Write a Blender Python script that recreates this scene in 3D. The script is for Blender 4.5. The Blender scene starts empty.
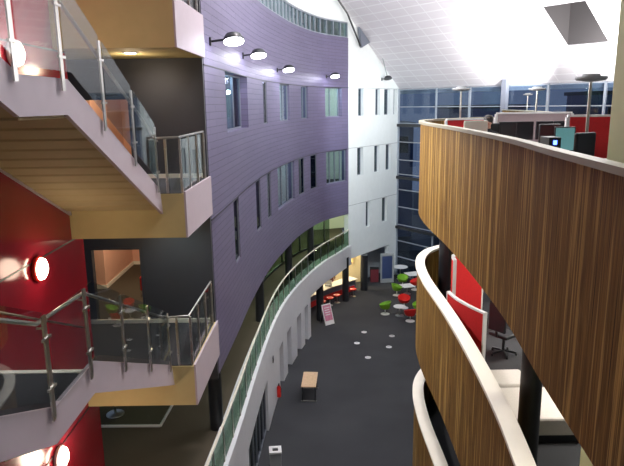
import bpy, bmesh, math, random
from mathutils import Vector, Matrix
random.seed(4)
S = bpy.context.scene
COL = S.collection
PI = math.pi
# ---------------------------------------------------------------- materials
MATS = {}
def nodes(name):
    m = bpy.data.materials.new(name); m.use_nodes = True
    nt = m.node_tree; b = nt.nodes['Principled BSDF']
    MATS[name] = m
    return m, nt, b
def pbr(name, col, rough=.6, metal=0., emit=0., ecol=None, noise=.06, scale=30, spec=.5, bump=0., coat=0.):
    m, nt, b = nodes(name)
    b.inputs['Roughness'].default_value = rough; b.inputs['Metallic'].default_value = metal
    b.inputs['Specular IOR Level'].default_value = spec
    b.inputs['Coat Weight'].default_value = coat
    tc = nt.nodes.new('ShaderNodeTexCoord'); n = nt.nodes.new('ShaderNodeTexNoise')
    n.inputs['Scale'].default_value = scale; n.inputs['Detail'].default_value = 3
    nt.links.new(tc.outputs['Object'], n.inputs['Vector'])
    r = nt.nodes.new('ShaderNodeValToRGB')
    r.color_ramp.elements[0].position = .3; r.color_ramp.elements[1].position = .7
    r.color_ramp.elements[0].color = [c*(1-noise) for c in col]+[1]
    r.color_ramp.elements[1].color = [min(1, c*(1+noise)) for c in col]+[1]
    nt.links.new(n.outputs['Fac'], r.inputs['Fac']); nt.links.new(r.outputs['Color'], b.inputs['Base Color'])
    if bump:
        bp = nt.nodes.new('ShaderNodeBump'); bp.inputs['Strength'].default_value = bump; bp.inputs['Distance'].default_value = .01
        nt.links.new(n.outputs['Fac'], bp.inputs['Height']); nt.links.new(bp.outputs['Normal'], b.inputs['Normal'])
    if emit:
        b.inputs['Emission Color'].default_value = list(ecol or col)+[1]; b.inputs['Emission Strength'].default_value = emit
    return m
def glass(name, tint, refl=.04, rough=.02, grz=.3):
    m = bpy.data.materials.new(name); m.use_nodes = True; MATS[name] = m
    nt = m.node_tree; nt.nodes.clear()
    o = nt.nodes.new('ShaderNodeOutputMaterial'); mx = nt.nodes.new('ShaderNodeMixShader')
    t = nt.nodes.new('ShaderNodeBsdfTransparent'); t.inputs['Color'].default_value = list(tint)+[1]
    g = nt.nodes.new('ShaderNodeBsdfGlossy'); g.inputs['Roughness'].default_value = rough
    lw = nt.nodes.new('ShaderNodeLayerWeight'); lw.inputs['Blend'].default_value = .5
    pw = nt.nodes.new('ShaderNodeMath'); pw.operation = 'POWER'; pw.inputs[1].default_value = 3.
    ad = nt.nodes.new('ShaderNodeMath'); ad.operation = 'MULTIPLY_ADD'; ad.inputs[1].default_value = grz; ad.inputs[2].default_value = refl
    nt.links.new(lw.outputs['Facing'], pw.inputs[0]); nt.links.new(pw.outputs[0], ad.inputs[0]); nt.links.new(ad.outputs[0], mx.inputs[0])
    nt.links.new(t.outputs[0], mx.inputs[1]); nt.links.new(g.outputs[0], mx.inputs[2]); nt.links.new(mx.outputs[0], o.inputs[0])
    return m
def brick(name, c1, c2, mortar, bw, bh, ms, rough, metal=0., bump=.4, offset=.5, spec=.5, dots=0):
    m, nt, b = nodes(name)
    tc = nt.nodes.new('ShaderNodeTexCoord'); t = nt.nodes.new('ShaderNodeTexBrick')
    t.inputs['Scale'].default_value = 1; t.offset = offset
    t.inputs['Color1'].default_value = list(c1)+[1]; t.inputs['Color2'].default_value = list(c2)+[1]; t.inputs['Mortar'].default_value = list(mortar)+[1]
    t.inputs['Mortar Size'].default_value = ms; t.inputs['Brick Width'].default_value = bw; t.inputs['Row Height'].default_value = bh
    t.inputs['Mortar Smooth'].default_value = .2
    nt.links.new(tc.outputs['UV'], t.inputs['Vector']); nt.links.new(t.outputs['Color'], b.inputs['Base Color'])
    bp = nt.nodes.new('ShaderNodeBump'); bp.inputs['Strength'].default_value = bump; bp.inputs['Distance'].default_value = .02; bp.invert = True
    nt.links.new(t.outputs['Fac'], bp.inputs['Height']); nt.links.new(bp.outputs['Normal'], b.inputs['Normal'])
    b.inputs['Roughness'].default_value = rough; b.inputs['Metallic'].default_value = metal; b.inputs['Specular IOR Level'].default_value = spec
    return m
def wood(name, cols, scale=11., rough=.4):
    m, nt, b = nodes(name)
    tc = nt.nodes.new('ShaderNodeTexCoord'); mp = nt.nodes.new('ShaderNodeMapping'); mp.inputs['Scale'].default_value = (scale, .12, 1)
    n = nt.nodes.new('ShaderNodeTexNoise'); n.inputs['Scale'].default_value = 1.; n.inputs['Detail'].default_value = 5; n.inputs['Roughness'].default_value = .75
    r = nt.nodes.new('ShaderNodeValToRGB'); r.color_ramp.elements[0].position = .36; r.color_ramp.elements[0].color = list(cols[0])+[1]
    r.color_ramp.elements[1].position = .68; r.color_ramp.elements[1].color = list(cols[-1])+[1]
    for i, c in enumerate(cols[1:-1]):
        e = r.color_ramp.elements.new(.33+.35*(i+1)/(len(cols)-1)); e.color = list(c)+[1]
    nt.links.new(tc.outputs['UV'], mp.inputs[0]); nt.links.new(mp.outputs[0], n.inputs['Vector']); nt.links.new(n.outputs['Fac'], r.inputs['Fac'])
    nt.links.new(r.outputs['Color'], b.inputs['Base Color']); b.inputs['Roughness'].default_value = .6; b.inputs['Specular IOR Level'].default_value = .22
    return m
def carpet(name, c1, c2, tile=0.):
    m, nt, b = nodes(name)
    tc = nt.nodes.new('ShaderNodeTexCoord'); n = nt.nodes.new('ShaderNodeTexNoise'); n.inputs['Scale'].default_value = 60; n.inputs['Detail'].default_value = 4
    n2 = nt.nodes.new('ShaderNodeTexNoise'); n2.inputs['Scale'].default_value = .35
    mx = nt.nodes.new('ShaderNodeMath'); mx.operation = 'ADD'
    sc = nt.nodes.new('ShaderNodeMath'); sc.operation = 'MULTIPLY'; sc.inputs[1].default_value = .5
    nt.links.new(tc.outputs['Object'], n.inputs['Vector']); nt.links.new(tc.outputs['Object'], n2.inputs['Vector'])
    nt.links.new(n.outputs['Fac'], mx.inputs[0]); nt.links.new(n2.outputs['Fac'], mx.inputs[1]); nt.links.new(mx.outputs[0], sc.inputs[0])
    r = nt.nodes.new('ShaderNodeValToRGB'); r.color_ramp.elements[0].position = .35; r.color_ramp.elements[1].position = .65
    r.color_ramp.elements[0].color = list(c1)+[1]; r.color_ramp.elements[1].color = list(c2)+[1]
    nt.links.new(sc.outputs[0], r.inputs['Fac']); nt.links.new(r.outputs['Color'], b.inputs['Base Color']); b.inputs['Roughness'].default_value = .95
    b.inputs['Specular IOR Level'].default_value = .15
    return m
brick('purple_cassette', (.148,.130,.222), (.170,.150,.252), (.107,.095,.16), 1.5, .19, .012, .42, .15, .5)
pbr('white_render', (.78,.82,.82), .65, noise=.02, scale=3)
pbr('white_soft', (.74,.76,.80), .5, noise=.02, scale=3)
brick('roof_tile', (.73,.70,.74), (.75,.72,.76), (.86,.85,.88), 1.25, .5, .035, .7, 0, .1, 0.)
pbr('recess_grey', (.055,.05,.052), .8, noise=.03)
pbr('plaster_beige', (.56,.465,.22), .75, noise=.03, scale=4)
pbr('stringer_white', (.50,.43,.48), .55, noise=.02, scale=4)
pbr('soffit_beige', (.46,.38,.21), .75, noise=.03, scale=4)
pbr('red_paint', (.34,.012,.030), .16, noise=.05, scale=2, spec=.7)
pbr('dark_wall', (.042,.045,.055), .55, noise=.04, scale=2)
pbr('black', (.018,.02,.024), .4, noise=.05)
pbr('salmon', (.80,.46,.33), .8, noise=.03, scale=3)
pbr('cafe_cream', (.78,.66,.42), .8, noise=.03)
pbr('inner_cream', (.60,.60,.50), .8, noise=.03)
pbr('cream', (.78,.88,.52), .6, noise=.02, scale=3)
pbr('green_cream', (.36,.42,.26), .75, noise=.05, scale=2)
pbr('cap_cream', (.90,.86,.74), .45, noise=.02, scale=4)
pbr('cap_olive', (.36,.34,.25), .45, noise=.02, scale=4)
pbr('steel', (.55,.54,.50), .28, metal=1., noise=.03)
pbr('rail_cream', (.80,.77,.66), .35, metal=0., noise=.03)
pbr('grey_frame', (.20,.22,.27), .5, metal=.3, noise=.04)
pbr('light_frame', (.34,.38,.44), .45, metal=.3, noise=.04)
pbr('mesh_white', (.80,.80,.80), .5, noise=.02)
pbr('red_fabric', (.62,.015,.018), .7, noise=.06, bump=.2)
pbr('red_plastic', (.75,.03,.025), .35, noise=.03)
pbr('green_plastic', (.20,.46,.03), .35, noise=.03)
pbr('bench_fabric', (.66,.62,.58), .85, noise=.04, bump=.2)
pbr('pale_wood', (.66,.46,.28), .45, noise=.12, scale=12)
pbr('pink_partition', (.46,.36,.38), .8, noise=.04)
pbr('skin', (.55,.34,.25), .55, noise=.03)
pbr('hair', (.015,.012,.012), .5, noise=.1)
pbr('cloth_black', (.014,.014,.02), .85, noise=.1)
pbr('cloth_red', (.16,.02,.03), .85, noise=.1)
pbr('lamp_glow', (1,.93,.78), .4, emit=22, ecol=(1,.86,.62))
pbr('flood_glow', (1,1,1), .4, emit=30, ecol=(.93,.94,1))
pbr('down_glow', (1,1,1), .4, emit=12, ecol=(1,.88,.72))
pbr('tube_glow', (1,1,1), .4, emit=3.0, ecol=(.80,1,.92))
pbr('panel_glow', (1,1,1), .4, emit=6, ecol=(1,.95,.86))
pbr('screen_teal', (.1,.25,.28), .3, emit=.22, ecol=(.3,.75,.75))
pbr('led_blue', (.1,.1,1), .3, emit=8, ecol=(.08,.15,1))
pbr('sign_blue', (.045,.07,.17), .3, noise=.08, scale=4)
pbr('pink_print', (.62,.22,.33), .5, noise=.15, scale=5)
pbr('orange', (.85,.36,.03), .5, noise=.04)
pbr('yellow_panel', (.85,.66,.25), .5, noise=.05)
pbr('grey_wall', (.33,.35,.36), .8, noise=.04, scale=2)
glass('clear_glass', (.80,.88,.88), .03)
glass('stair_glass', (.86,.90,.90), .03, grz=.5)
glass('green_glass', (.52,.61,.55), .01, grz=.10)
glass('dark_glass', (.28,.34,.42), .05)
glass('night_glass', (.70,.78,.86), .03)
wood('zebrano', [(.04,.018,.003), (.30,.165,.036), (.11,.052,.009), (.55,.35,.10), (.36,.21,.048)], 9)
carpet('carpet_dark', (.040,.042,.047), (.062,.064,.070))
carpet('carpet_brown', (.075,.062,.045), (.110,.092,.068))
M = MATS
# ---------------------------------------------------------------- mesh builder
class MB:
    def __init__(s): s.v = []; s.f = []; s.uv = {}; s.mi = {}; s.m = 0
    def vert(s, p): s.v.append(Vector(p)); return len(s.v)-1
    def face(s, idx, uvs=None):
        s.f.append(tuple(idx)); k = len(s.f)-1
        if uvs: s.uv[k] = uvs
        s.mi[k] = s.m
    def quad(s, pts, uvs=None): s.face([s.vert(p) for p in pts], uvs)
    def box(s, x0, x1, y0, y1, z0, z1, mat=None):
        P = [(x,y,z) for z in (z0,z1) for y in (y0,y1) for x in (x0,x1)]
        if mat: P = [mat @ Vector(p) for p in P]
        i = [s.vert(p) for p in P]
        for f in ((0,2,3,1),(4,5,7,6),(0,1,5,4),(2,6,7,3),(0,4,6,2),(1,3,7,5)):
            s.face([i[k] for k in f])
    def prism(s, poly, z0, z1):
        n = len(poly); a = [s.vert((*p, z0)) for p in poly]; b = [s.vert((*p, z1)) for p in poly]
        s.face(a[::-1]); s.face(b)
        for k in range(n): s.face([a[k], a[(k+1)%n], b[(k+1)%n], b[k]])
    def extr(s, poly, vec):           # planar 3d polygon extruded along vec
        n = len(poly); vec = Vector(vec); a = [s.vert(p) for p in poly]; b = [s.vert(Vector(p)+vec) for p in poly]
        s.face(a[::-1]); s.face(b)
        for k in range(n): s.face([a[k], a[(k+1)%n], b[(k+1)%n], b[k]])
    def bar(s, p, q, w, h=None, up=(0,0,1)):
        h = h or w; p = Vector(p); q = Vector(q); d = (q-p).normalized(); up = Vector(up)
        if abs(d.dot(up)) > .98: up = Vector((1,0,0))
        a = d.cross(up).normalized(); b = a.cross(d)
        c = [a*w/2*i+b*h/2*j for i, j in ((-1,-1),(1,-1),(1,1),(-1,1))]
        i = [s.vert(p+x) for x in c]+[s.vert(q+x) for x in c]
        for f in ((3,2,1,0),(4,5,6,7),(0,1,5,4),(1,2,6,5),(2,3,7,6),(3,0,4,7)): s.face([i[k] for k in f])
    def tube(s, pts, r, n=8):
        pts = [Vector(p) for p in pts]; rings = []
        for k, p in enumerate(pts):
            d = ((pts[min(k+1,len(pts)-1)]-p).normalized() + (p-pts[max(k-1,0)]).normalized()).normalized()
            up = Vector((0,0,1)) if abs(d.z) < .95 else Vector((1,0,0))
            a = d.cross(up).normalized(); b = a.cross(d)
            rr = r[k] if isinstance(r, (list,tuple)) else r
            rings.append([s.vert(p+(a*math.cos(2*PI*i/n)+b*math.sin(2*PI*i/n))*rr) for i in range(n)])
        for A, B in zip(rings, rings[1:]):
            for i in range(n): s.face([A[i], A[(i+1)%n], B[(i+1)%n], B[i]])
        s.face(rings[0][::-1]); s.face(rings[-1])
    def lathe(s, prof, n=20, mat=None, a0=0, a1=2*PI):
        full = abs(a1-a0-2*PI) < 1e-6; cnt = n if full else n+1; rings = []
        for r, z in prof:
            ring = []
            for i in range(cnt):
                a = a0+(a1-a0)*i/n; p = Vector((r*math.cos(a), r*math.sin(a), z)); ring.append(s.vert(mat @ p if mat else p))
            rings.append(ring)
        for A, B in zip(rings, rings[1:]):
            for i in range(n):
                j = (i+1) % cnt; s.face([A[i], A[j], B[j], B[i]])
        if full:
            if prof[0][0] > 1e-4: s.face(rings[0][::-1])
            if prof[-1][0] > 1e-4: s.face(rings[-1])
    def build(s, name, mat, parent=None, smooth=False, bevel=0., loc=None):
        me = bpy.data.meshes.new(name); me.from_pydata([tuple(v) for v in s.v], [], s.f)
        mats = mat if isinstance(mat, (list,tuple)) else [mat]
        for m in mats: me.materials.append(M[m])
        if s.uv:
            l = me.uv_layers.new(name='UVMap')
            for k, p in enumerate(me.polygons):
                if k in s.uv:
                    for li, uv in zip(p.loop_indices, s.uv[k]): l.data[li].uv = uv
        for k, p in enumerate(me.polygons):
            p.material_index = s.mi.get(k, 0); p.use_smooth = smooth
        bm = bmesh.new(); bm.from_mesh(me); bmesh.ops.remove_doubles(bm, verts=bm.verts, dist=1e-5); bmesh.ops.recalc_face_normals(bm, faces=bm.faces); bm.to_mesh(me); bm.free()
        me.update()
        o = bpy.data.objects.new(name, me); COL.objects.link(o)
        if parent: o.parent = parent
        if loc: o.location = loc
        if bevel:
            b = o.modifiers.new('bevel', 'BEVEL'); b.width = bevel; b.segments = 2; b.limit_method = 'ANGLE'
        if smooth:
            try: me.set_sharp_from_angle(angle=math.radians(40))
            except Exception: pass
        return o
def tag(o, label=None, cat=None, group=None, kind=None):
    if label: o['label'] = label
    if cat: o['category'] = cat
    if group: o['group'] = group
    if kind: o['kind'] = kind
    return o
def thing(name, label, cat, loc=(0,0,0), rz=0, group=None):
    o = bpy.data.objects.new(name, None); COL.objects.link(o); o.location = loc; o.rotation_euler = (0,0,rz)
    o.empty_display_size = .1
    return tag(o, label, cat, group)
def struct(o, label=None):
    return tag(o, label, None, None, 'structure')
def dup(root, loc, rz, label, group=None):
    r = root.copy(); COL.objects.link(r); r.location = loc; r.rotation_euler = (0,0,rz); r['label'] = label
    if group: r['group'] = group
    for ch in list(root.children):
        c = ch.copy(); COL.objects.link(c); c.parent = r
        for g in list(ch.children):
            d = g.copy(); COL.objects.link(d); d.parent = c
    return r
# ---------------------------------------------------------------- curves in plan
def cr(P, n=6):
    out = []
    for i in range(len(P)-1):
        p0 = P[max(i-1,0)]; p1 = P[i]; p2 = P[i+1]; p3 = P[min(i+2,len(P)-1)]
        for k in range(n):
            t = k/n
            out.append(tuple(.5*(2*p1[j]+(p2[j]-p0[j])*t+(2*p0[j]-5*p1[j]+4*p2[j]-p3[j])*t*t+(3*p1[j]-p0[j]-3*p2[j]+p3[j])*t**3) for j in (0,1)))
    return out+[tuple(P[-1])]
class Path:
    def __init__(s, pts):
        s.p = [Vector(q) for q in pts]; s.s = [0.]
        for a, b in zip(s.p, s.p[1:]): s.s.append(s.s[-1]+(b-a).length)
        s.L = s.s[-1]
        seg = [(b-a).normalized() for a, b in zip(s.p, s.p[1:])]
        s.n = []
        for i in range(len(s.p)):
            d = (seg[max(i-1,0)]+seg[min(i,len(seg)-1)]).normalized(); s.n.append(Vector((-d.y, d.x)))
    def at(s, t, off=0.):             # off > 0: to the left of travel
        t = max(0., min(s.L, t)); i = 0
        while i < len(s.p)-2 and s.s[i+1] < t: i += 1
        k = (t-s.s[i])/(s.s[i+1]-s.s[i]); p = s.p[i].lerp(s.p[i+1], k); n = s.n[i].lerp(s.n[i+1], k).normalized()
        q = p+n*off; return (q.x, q.y)
    def dir(s, t):
        a = Vector(s.at(t-.05)); b = Vector(s.at(t+.05)); return (b-a).normalized()
def cuts(vals, lo, hi): return sorted({round(v,4) for v in vals if lo-1e-6 <= v <= hi+1e-6} | {lo, hi})
def holed(mb, mapfn, U, V, holes, th):
    """slab surface mapfn(u,v,d) for d 0..th, cut by rectangular holes"""
    def solid(i, j):
        if i < 0 or j < 0 or i >= len(U)-1 or j >= len(V)-1: return False
        u = (U[i]+U[i+1])/2; v = (V[j]+V[j+1])/2
        return not any(a < u < b and c < v < d for a, b, c, d in holes)
    for i in range(len(U)-1):
        for j in range(len(V)-1):
            if not solid(i, j): continue
            u0, u1, v0, v1 = U[i], U[i+1], V[j], V[j+1]
            uv = [(u0,v0),(u1,v0),(u1,v1),(u0,v1)]
            mb.quad([mapfn(u,v,0) for u, v in uv], uv)
            mb.quad([mapfn(u,v,th) for u, v in uv], uv)
            for (di, dj, a, b) in ((-1,0,(u0,v0),(u0,v1)), (1,0,(u1,v0),(u1,v1)), (0,-1,(u0,v0),(u1,v0)), (0,1,(u0,v1),(u1,v1))):
                if not solid(i+di, j+dj):
                    mb.quad([mapfn(*a,0), mapfn(*b,0), mapfn(*b,th), mapfn(*a,th)], [a, b, b, a])
def wall_on(path, s0, s1, z0, z1, th, holes, name, mat, off=0., step=None):
    mb = MB(); U = cuts(path.s+[h[0] for h in holes]+[h[1] for h in holes], s0, s1)
    V = cuts([h[2] for h in holes]+[h[3] for h in holes], z0, z1)
    holed(mb, lambda u, v, d: (*path.at(u, off+d), v), U, V, holes, th)
    return mb.build(name, mat)
def strip(path, s0, s1, z0, z1, o0, o1, mb):
    U = cuts(path.s, s0, s1)
    for a, b in zip(U, U[1:]):
        P = [(*path.at(t,o), z) for z in (z0,z1) for t, o in ((a,o0),(b,o0),(b,o1),(a,o1))]
        i = [mb.vert(p) for p in P]
        mb.face([i[0],i[1],i[5],i[4]], [(a,z0),(b,z0),(b,z1),(a,z1)]); mb.face([i[3],i[7],i[6],i[2]], [(a,z0),(a,z1),(b,z1),(b,z0)])
        mb.face([i[4],i[5],i[6],i[7]], [(a,o0),(b,o0),(b,o1),(a,o1)]); mb.face([i[0],i[3],i[2],i[1]], [(a,o0),(a,o1),(b,o1),(b,o0)])
        if a == U[0]: mb.face([i[0],i[4],i[7],i[3]], [(o0,z0),(o0,z1),(o1,z1),(o1,z0)])
        if b == U[-1]: mb.face([i[1],i[2],i[6],i[5]], [(o0,z0),(o1,z0),(o1,z1),(o0,z1)])
L1, L2, L3, L4 = 3.55, 7.35, 11.15, 14.95
PUR = Path(cr([(-2.62,14.9),(-2.45,18),(-2.25,22),(-1.9,26),(-1.3,29.8),(-.65,33),(.3,36),(1.1,37.6),(2.45,39.4)]))
WHI = Path([(2.45,39.4),(6.4,44.5)])
SLB = Path(cr([(-2.9,3),(-2.8,6),(-2.65,10),(-2.5,12.7),(-2.27,16.3),(-2.1,20),(-1.8,24.3),(-1.35,27.7),(-.55,31.1),(.5,34.4),(1.7,37.1),(2.5,39.0)]))
S_OFF = 3.0                            # slab path starts 3 m nearer than the measured one
RGT = Path(cr([(1.6,-2),(1.95,1.5),(2.22,4.0),(2.40,5.9),(2.60,7.7),(2.72,9.8),(2.77,12),(2.75,14.2),(2.86,15.8),(3.15,16.9),(3.7,17.75),(4.8,18.5),(6.6,19.4),(8.6,22),(10.2,26),(11,31),(11.3,36)]))
# ================================================================ THE SETTING
# ground floor
mb = MB(); mb.prism([(-12,-4),(22,-4),(22,52),(-12,52)], -.3, 0)
struct(mb.build('floor', 'carpet_dark'), 'dark grey carpet of the ground floor at the foot of the atrium')
# purple wall with its windows
HP = [(3.05,7.2,12.1,13.87),(10.7,11.5,12.1,13.87),(14.2,16.35,12.1,13.87),(18.85,20.1,12.1,13.87),(22.85,24.7,12.1,13.87),
      (3.55,4.5,7.95,9.98),(8.35,9.4,7.95,9.98),(11.0,11.85,7.95,9.98),(13.35,17.15,7.95,9.98),(18.1,19.25,7.95,9.98),(20.4,21.5,7.95,9.98),(22.9,25.2,7.95,9.98)]
struct(wall_on(PUR, .38, PUR.L, 5.7, 16.92, .38, HP, 'wall_left', 'purple_cassette'), 'curved purple cassette clad wall with two rows of narrow windows')
# joints (shadow gaps) of the cladding: thin recessed trims at window head level
mb = MB(); strip(PUR, .38, PUR.L, 13.87, 13.9, -.012, .02, mb); struct(mb.build('trim_1', 'black'), 'upper dark joint line of the purple wall')
mb = MB(); strip(PUR, .38, PUR.L, 9.98, 10.01, -.012, .02, mb); struct(mb.build('trim_2', 'black'), 'lower dark joint line of the purple wall')
mb = MB(); strip(PUR, 0, PUR.L, 17.86, 22, 0, .3, mb); struct(mb.build('wall_left_top', 'white_render'), 'white band of wall above the clerestory strip')
def window_in(path, h, n, frame='grey_frame', gl='dark_glass', mull=0, dep=.2):
    s0, s1, z0, z1 = h
    mb = MB(); w = .05
    for (a, b, c, d) in ((s0,s1,z0,z0+w),(s0,s1,z1-w,z1),(s0,s0+w,z0+w,z1-w),(s1-w,s1,z0+w,z1-w)):
        strip(path, a, b, c, d, dep-.04, dep+.04, mb)
    for k in range(mull):
        m = s0+(s1-s0)*(k+1)/(mull+1); strip(path, m-w/2, m+w/2, z0+w, z1-w, dep-.04, dep+.04, mb)
    f = struct(mb.build('window_%d' % n, frame))
    mb = MB(); strip(path, s0+w, s1-w, z0+w, z1-w, dep-.006, dep+.006, mb); mb.build('pane', gl, f)
    return f
wn = 1
for k, h in enumerate(HP):
    window_in(PUR, h, wn, mull={0:2, 2:1, 3:1, 4:1, 8:2, 11:3}.get(k, 0), gl='night_glass' if k in (0,2,3,4,8,11) else 'dark_glass', dep=.3 if k in (0,4) else .14 if k in (2,3,8,11) else .06); wn += 1
# clerestory strip on top of the purple wall
mb = MB(); strip(PUR, 0, PUR.L, 16.92, 16.99, .05, .2, mb); strip(PUR, 0, PUR.L, 17.79, 17.86, .05, .2, mb)
nm = 34
for k in range(nm+1):
    s = PUR.L*k/nm; strip(PUR, max(0,s-.03), min(PUR.L,s+.03), 16.99, 17.79, .05, .2, mb)
f = struct(mb.build('window_%d' % wn, 'light_frame'), 'clerestory strip between roof and purple wall'); wn += 1
mb = MB(); strip(PUR, .03, PUR.L-.03, 16.99, 17.79, .12, .13, mb); mb.build('pane', 'clear_glass', f)
mb = MB()
for k in range(nm):
    s = PUR.L*(k+.3)/nm; a = PUR.at(s, .35); b = PUR.at(s+.55, 1.1)
    mb.quad([(*a,16.95),(*b,16.95),(*b,17.8)]); mb.quad([(a[0]-.03,a[1],16.95),(b[0]-.03,b[1],16.95),(b[0]-.03,b[1],17.8)])
mb.build('roof_fin', 'mesh_white', f)
# white wall
HW = [(1.15,1.8,12.08,13.85),(3.3,3.9,12.08,13.85),(4.45,5.25,12.08,13.85),(5.75,6.2,12.08,13.85),
      (1.05,1.75,8.15,10.0),(3.2,3.9,8.15,10.0),(4.75,5.5,8.15,10.0),(2.15,2.7,4.4,6.2),(4.3,5.05,4.4,6.2)]
WL = WHI.L
mb = MB(); holes = HW+[(-1,5.35,-1,2.55)]
U = cuts([h[0] for h in holes]+[h[1] for h in holes], 0, WL); V = cuts([h[2] for h in holes]+[h[3] for h in holes], 0, 19.0)
holed(mb, lambda u, v, d: (*WHI.at(u, d), v), U, V, holes, .35)
struct(mb.build('wall_white', 'white_render'), 'tall white rendered wall with three rows of slit windows')
for h in HW: window_in(WHI, h, wn, gl='dark_glass', dep=.25); wn += 1
mb = MB()
for z in (13.86, 10.02, 6.22): mb.extr([(*WHI.at(0,-.01),z),(*WHI.at(WL,-.01),z),(*WHI.at(WL,-.01),z+.025),(*WHI.at(0,-.01),z+.025)], (-.02,.02,0))
struct(mb.build('trim_3', 'grey_wall'))
# rooms behind the curved wall: floor plates, back walls, partitions
def inner_poly(off0, off1, s0=0, s1=None):
    s1 = s1 or PUR.L
    A = [PUR.at(t, off0) for t in cuts(PUR.s, s0, s1)]; B = [PUR.at(t, off1) for t in cuts(PUR.s, s0, s1)]
    return A+B[::-1]
for n, z in ((2, L2), (3, L3), (4, L4)):
    mb = MB(); A = [PUR.at(t, .42) for t in cuts(PUR.s, 0, PUR.L)]
    mb.prism([(-8.4,15.12),(-2.7,15.12)]+[(a[0],a[1]) for a in A if a[1] > 15.3]+[(2.2,46),(-8.4,46)], z-.35, z)
    struct(mb.build('floor_level_%d' % n, 'carpet_brown'))
mb = MB(); strip(PUR, 6.6, PUR.L, L2, 16.9, 4.4, 4.6, mb); struct(mb.build('wall_inner_back', 'green_cream'), 'far wall of the offices behind the purple wall')
mb = MB(); mb.extr([(-6,42.6,L1),(5.8,46.4,L1),(5.8,46.4,16.9),(-6,42.6,16.9)], (-.05,.15,0)); struct(mb.build('wall_inner_end', 'inner_cream'), 'end wall of the offices behind the white wall')
mb = MB()
for s in (6.6, 9.9, 12.6, 17.65, 22.2):
    for z in (L2, L3):
        a = PUR.at(s, .45); b = PUR.at(s, 4.38); mb.bar((*a, z+1.7), (*b, z+1.7), .1, 3.4)
struct(mb.build('wall_inner_cross', 'grey_wall'), 'cross walls between the offices')
# ---- level one deck
mb = MB()
U = cuts(SLB.s, 0, SLB.L); edge = [SLB.at(t) for t in U]
mb.prism([(-8.4,3)]+edge+[(2.2,46),(-8.4,46)], 3.0, L1)
struct(mb.build('floor_level_1', 'carpet_brown'), 'brown carpeted deck one floor up')
# white solid wall / band along the deck edge, doors and shopfront cut out of it
Dd = [(22.55,23.55,-1,2.08),(24.5,25.45,-1,2.08),(26.6,27.45,-1,2.08),(28.15,28.85,-1,2.08),(14.2,19.1,-1,2.2)]
SOLID = 29.35
mb = MB(); holes = Dd+[(SOLID,99,-1,2.35)]
U = cuts(SLB.s+[h[0] for h in holes]+[h[1] for h in holes], 0, SLB.L); V = cuts([0,2.08,2.2,2.35], 0, L1+.12)
holed(mb, lambda u, v, d: (*SLB.at(u, d-.12), v), U, V, holes, .62)
struct(mb.build('wall_left_base', 'white_soft'), 'white curved band and ground floor wall under the glass railing')
for n, h in enumerate(Dd[:4]):
    s0, s1, _, z1 = h; a = SLB.at(s0+.02, .1); b = SLB.at(s1-.02, .1)
    mb = MB(); strip(SLB, s0+.02, s1-.02, 0.01, z1-.02, .38, .43, mb); d = struct(mb.build('door_%d' % (n+1), 'grey_frame'))
    mb = MB(); p = Vector((*SLB.at(s0+.12, .34), 1.0)); mb.bar(p, p+Vector((0,0,.3)), .03); mb.build('door_handle', 'steel', d)
    mb = MB()
    strip(SLB, s1-.06, s1, 0, 2.06, .3, .38, mb); strip(SLB, s0, s1, 2.02, 2.08, .3, .38, mb)
    mb.build('door_frame', 'white_soft', d)
# shopfront near the bottom of the picture
mb = MB(); s0, s1 = 14.2, 19.1
for s in (14.2,15.0,15.9,16.7,17.5,18.3,19.04): strip(SLB, s, s+.06, 0, 2.2, -.02, .08, mb)
strip(SLB, s0, s1, 2.12, 2.2, -.02, .08, mb); strip(SLB, s0, s1, 0, .1, -.02, .08, mb)
f = struct(mb.build('window_%d' % wn, 'grey_frame'), 'ground floor shopfront glazing in the white wall'); wn += 1
mb = MB(); strip(SLB, s0+.06, s1-.06, .1, 2.12, .02, .03, mb); mb.build('pane', 'dark_glass', f)
mb = MB(); strip(SLB, 13.6, 19.6, 0, 3.0, 1.5, 1.6, mb); struct(mb.build('wall_shop_back', 'grey_wall'))
# glass railing of level one
r = thing('glass_railing', 'long curved glass railing with pale handrail along the white deck edge', 'railing', (0,0,0))
mb = MB(); mb.tube([(*SLB.at(t,0), L1+1.2) for t in [k*.6 for k in range(int(SLB.L/.6)+1)]], .035, 8); mb.build('handrail', 'rail_cream', r, smooth=True)
s = .5; k = 0
while s < SLB.L:
    mb = MB(); p = Vector((*SLB.at(s, 0), L1+.05)); d = SLB.dir(s); dd = Vector((d.x, d.y, 0))
    mb.bar(p, p+Vector((0,0,1.12)), .03, .09, up=dd); mb.bar(p+Vector((0,0,1.0))-dd*.07, p+Vector((0,0,1.0))+dd*.07, .03); mb.bar(p+Vector((0,0,.3))-dd*.07, p+Vector((0,0,.3))+dd*.07, .03)
    mb.build('post', 'steel', r)
    if s+1.2 < SLB.L:
        mb = MB(); strip(SLB, s+.06, s+1.14, L1+.16, L1+1.08, -.006, .006, mb); mb.build('glass_panel', 'green_glass', r)
    s += 1.2
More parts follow.
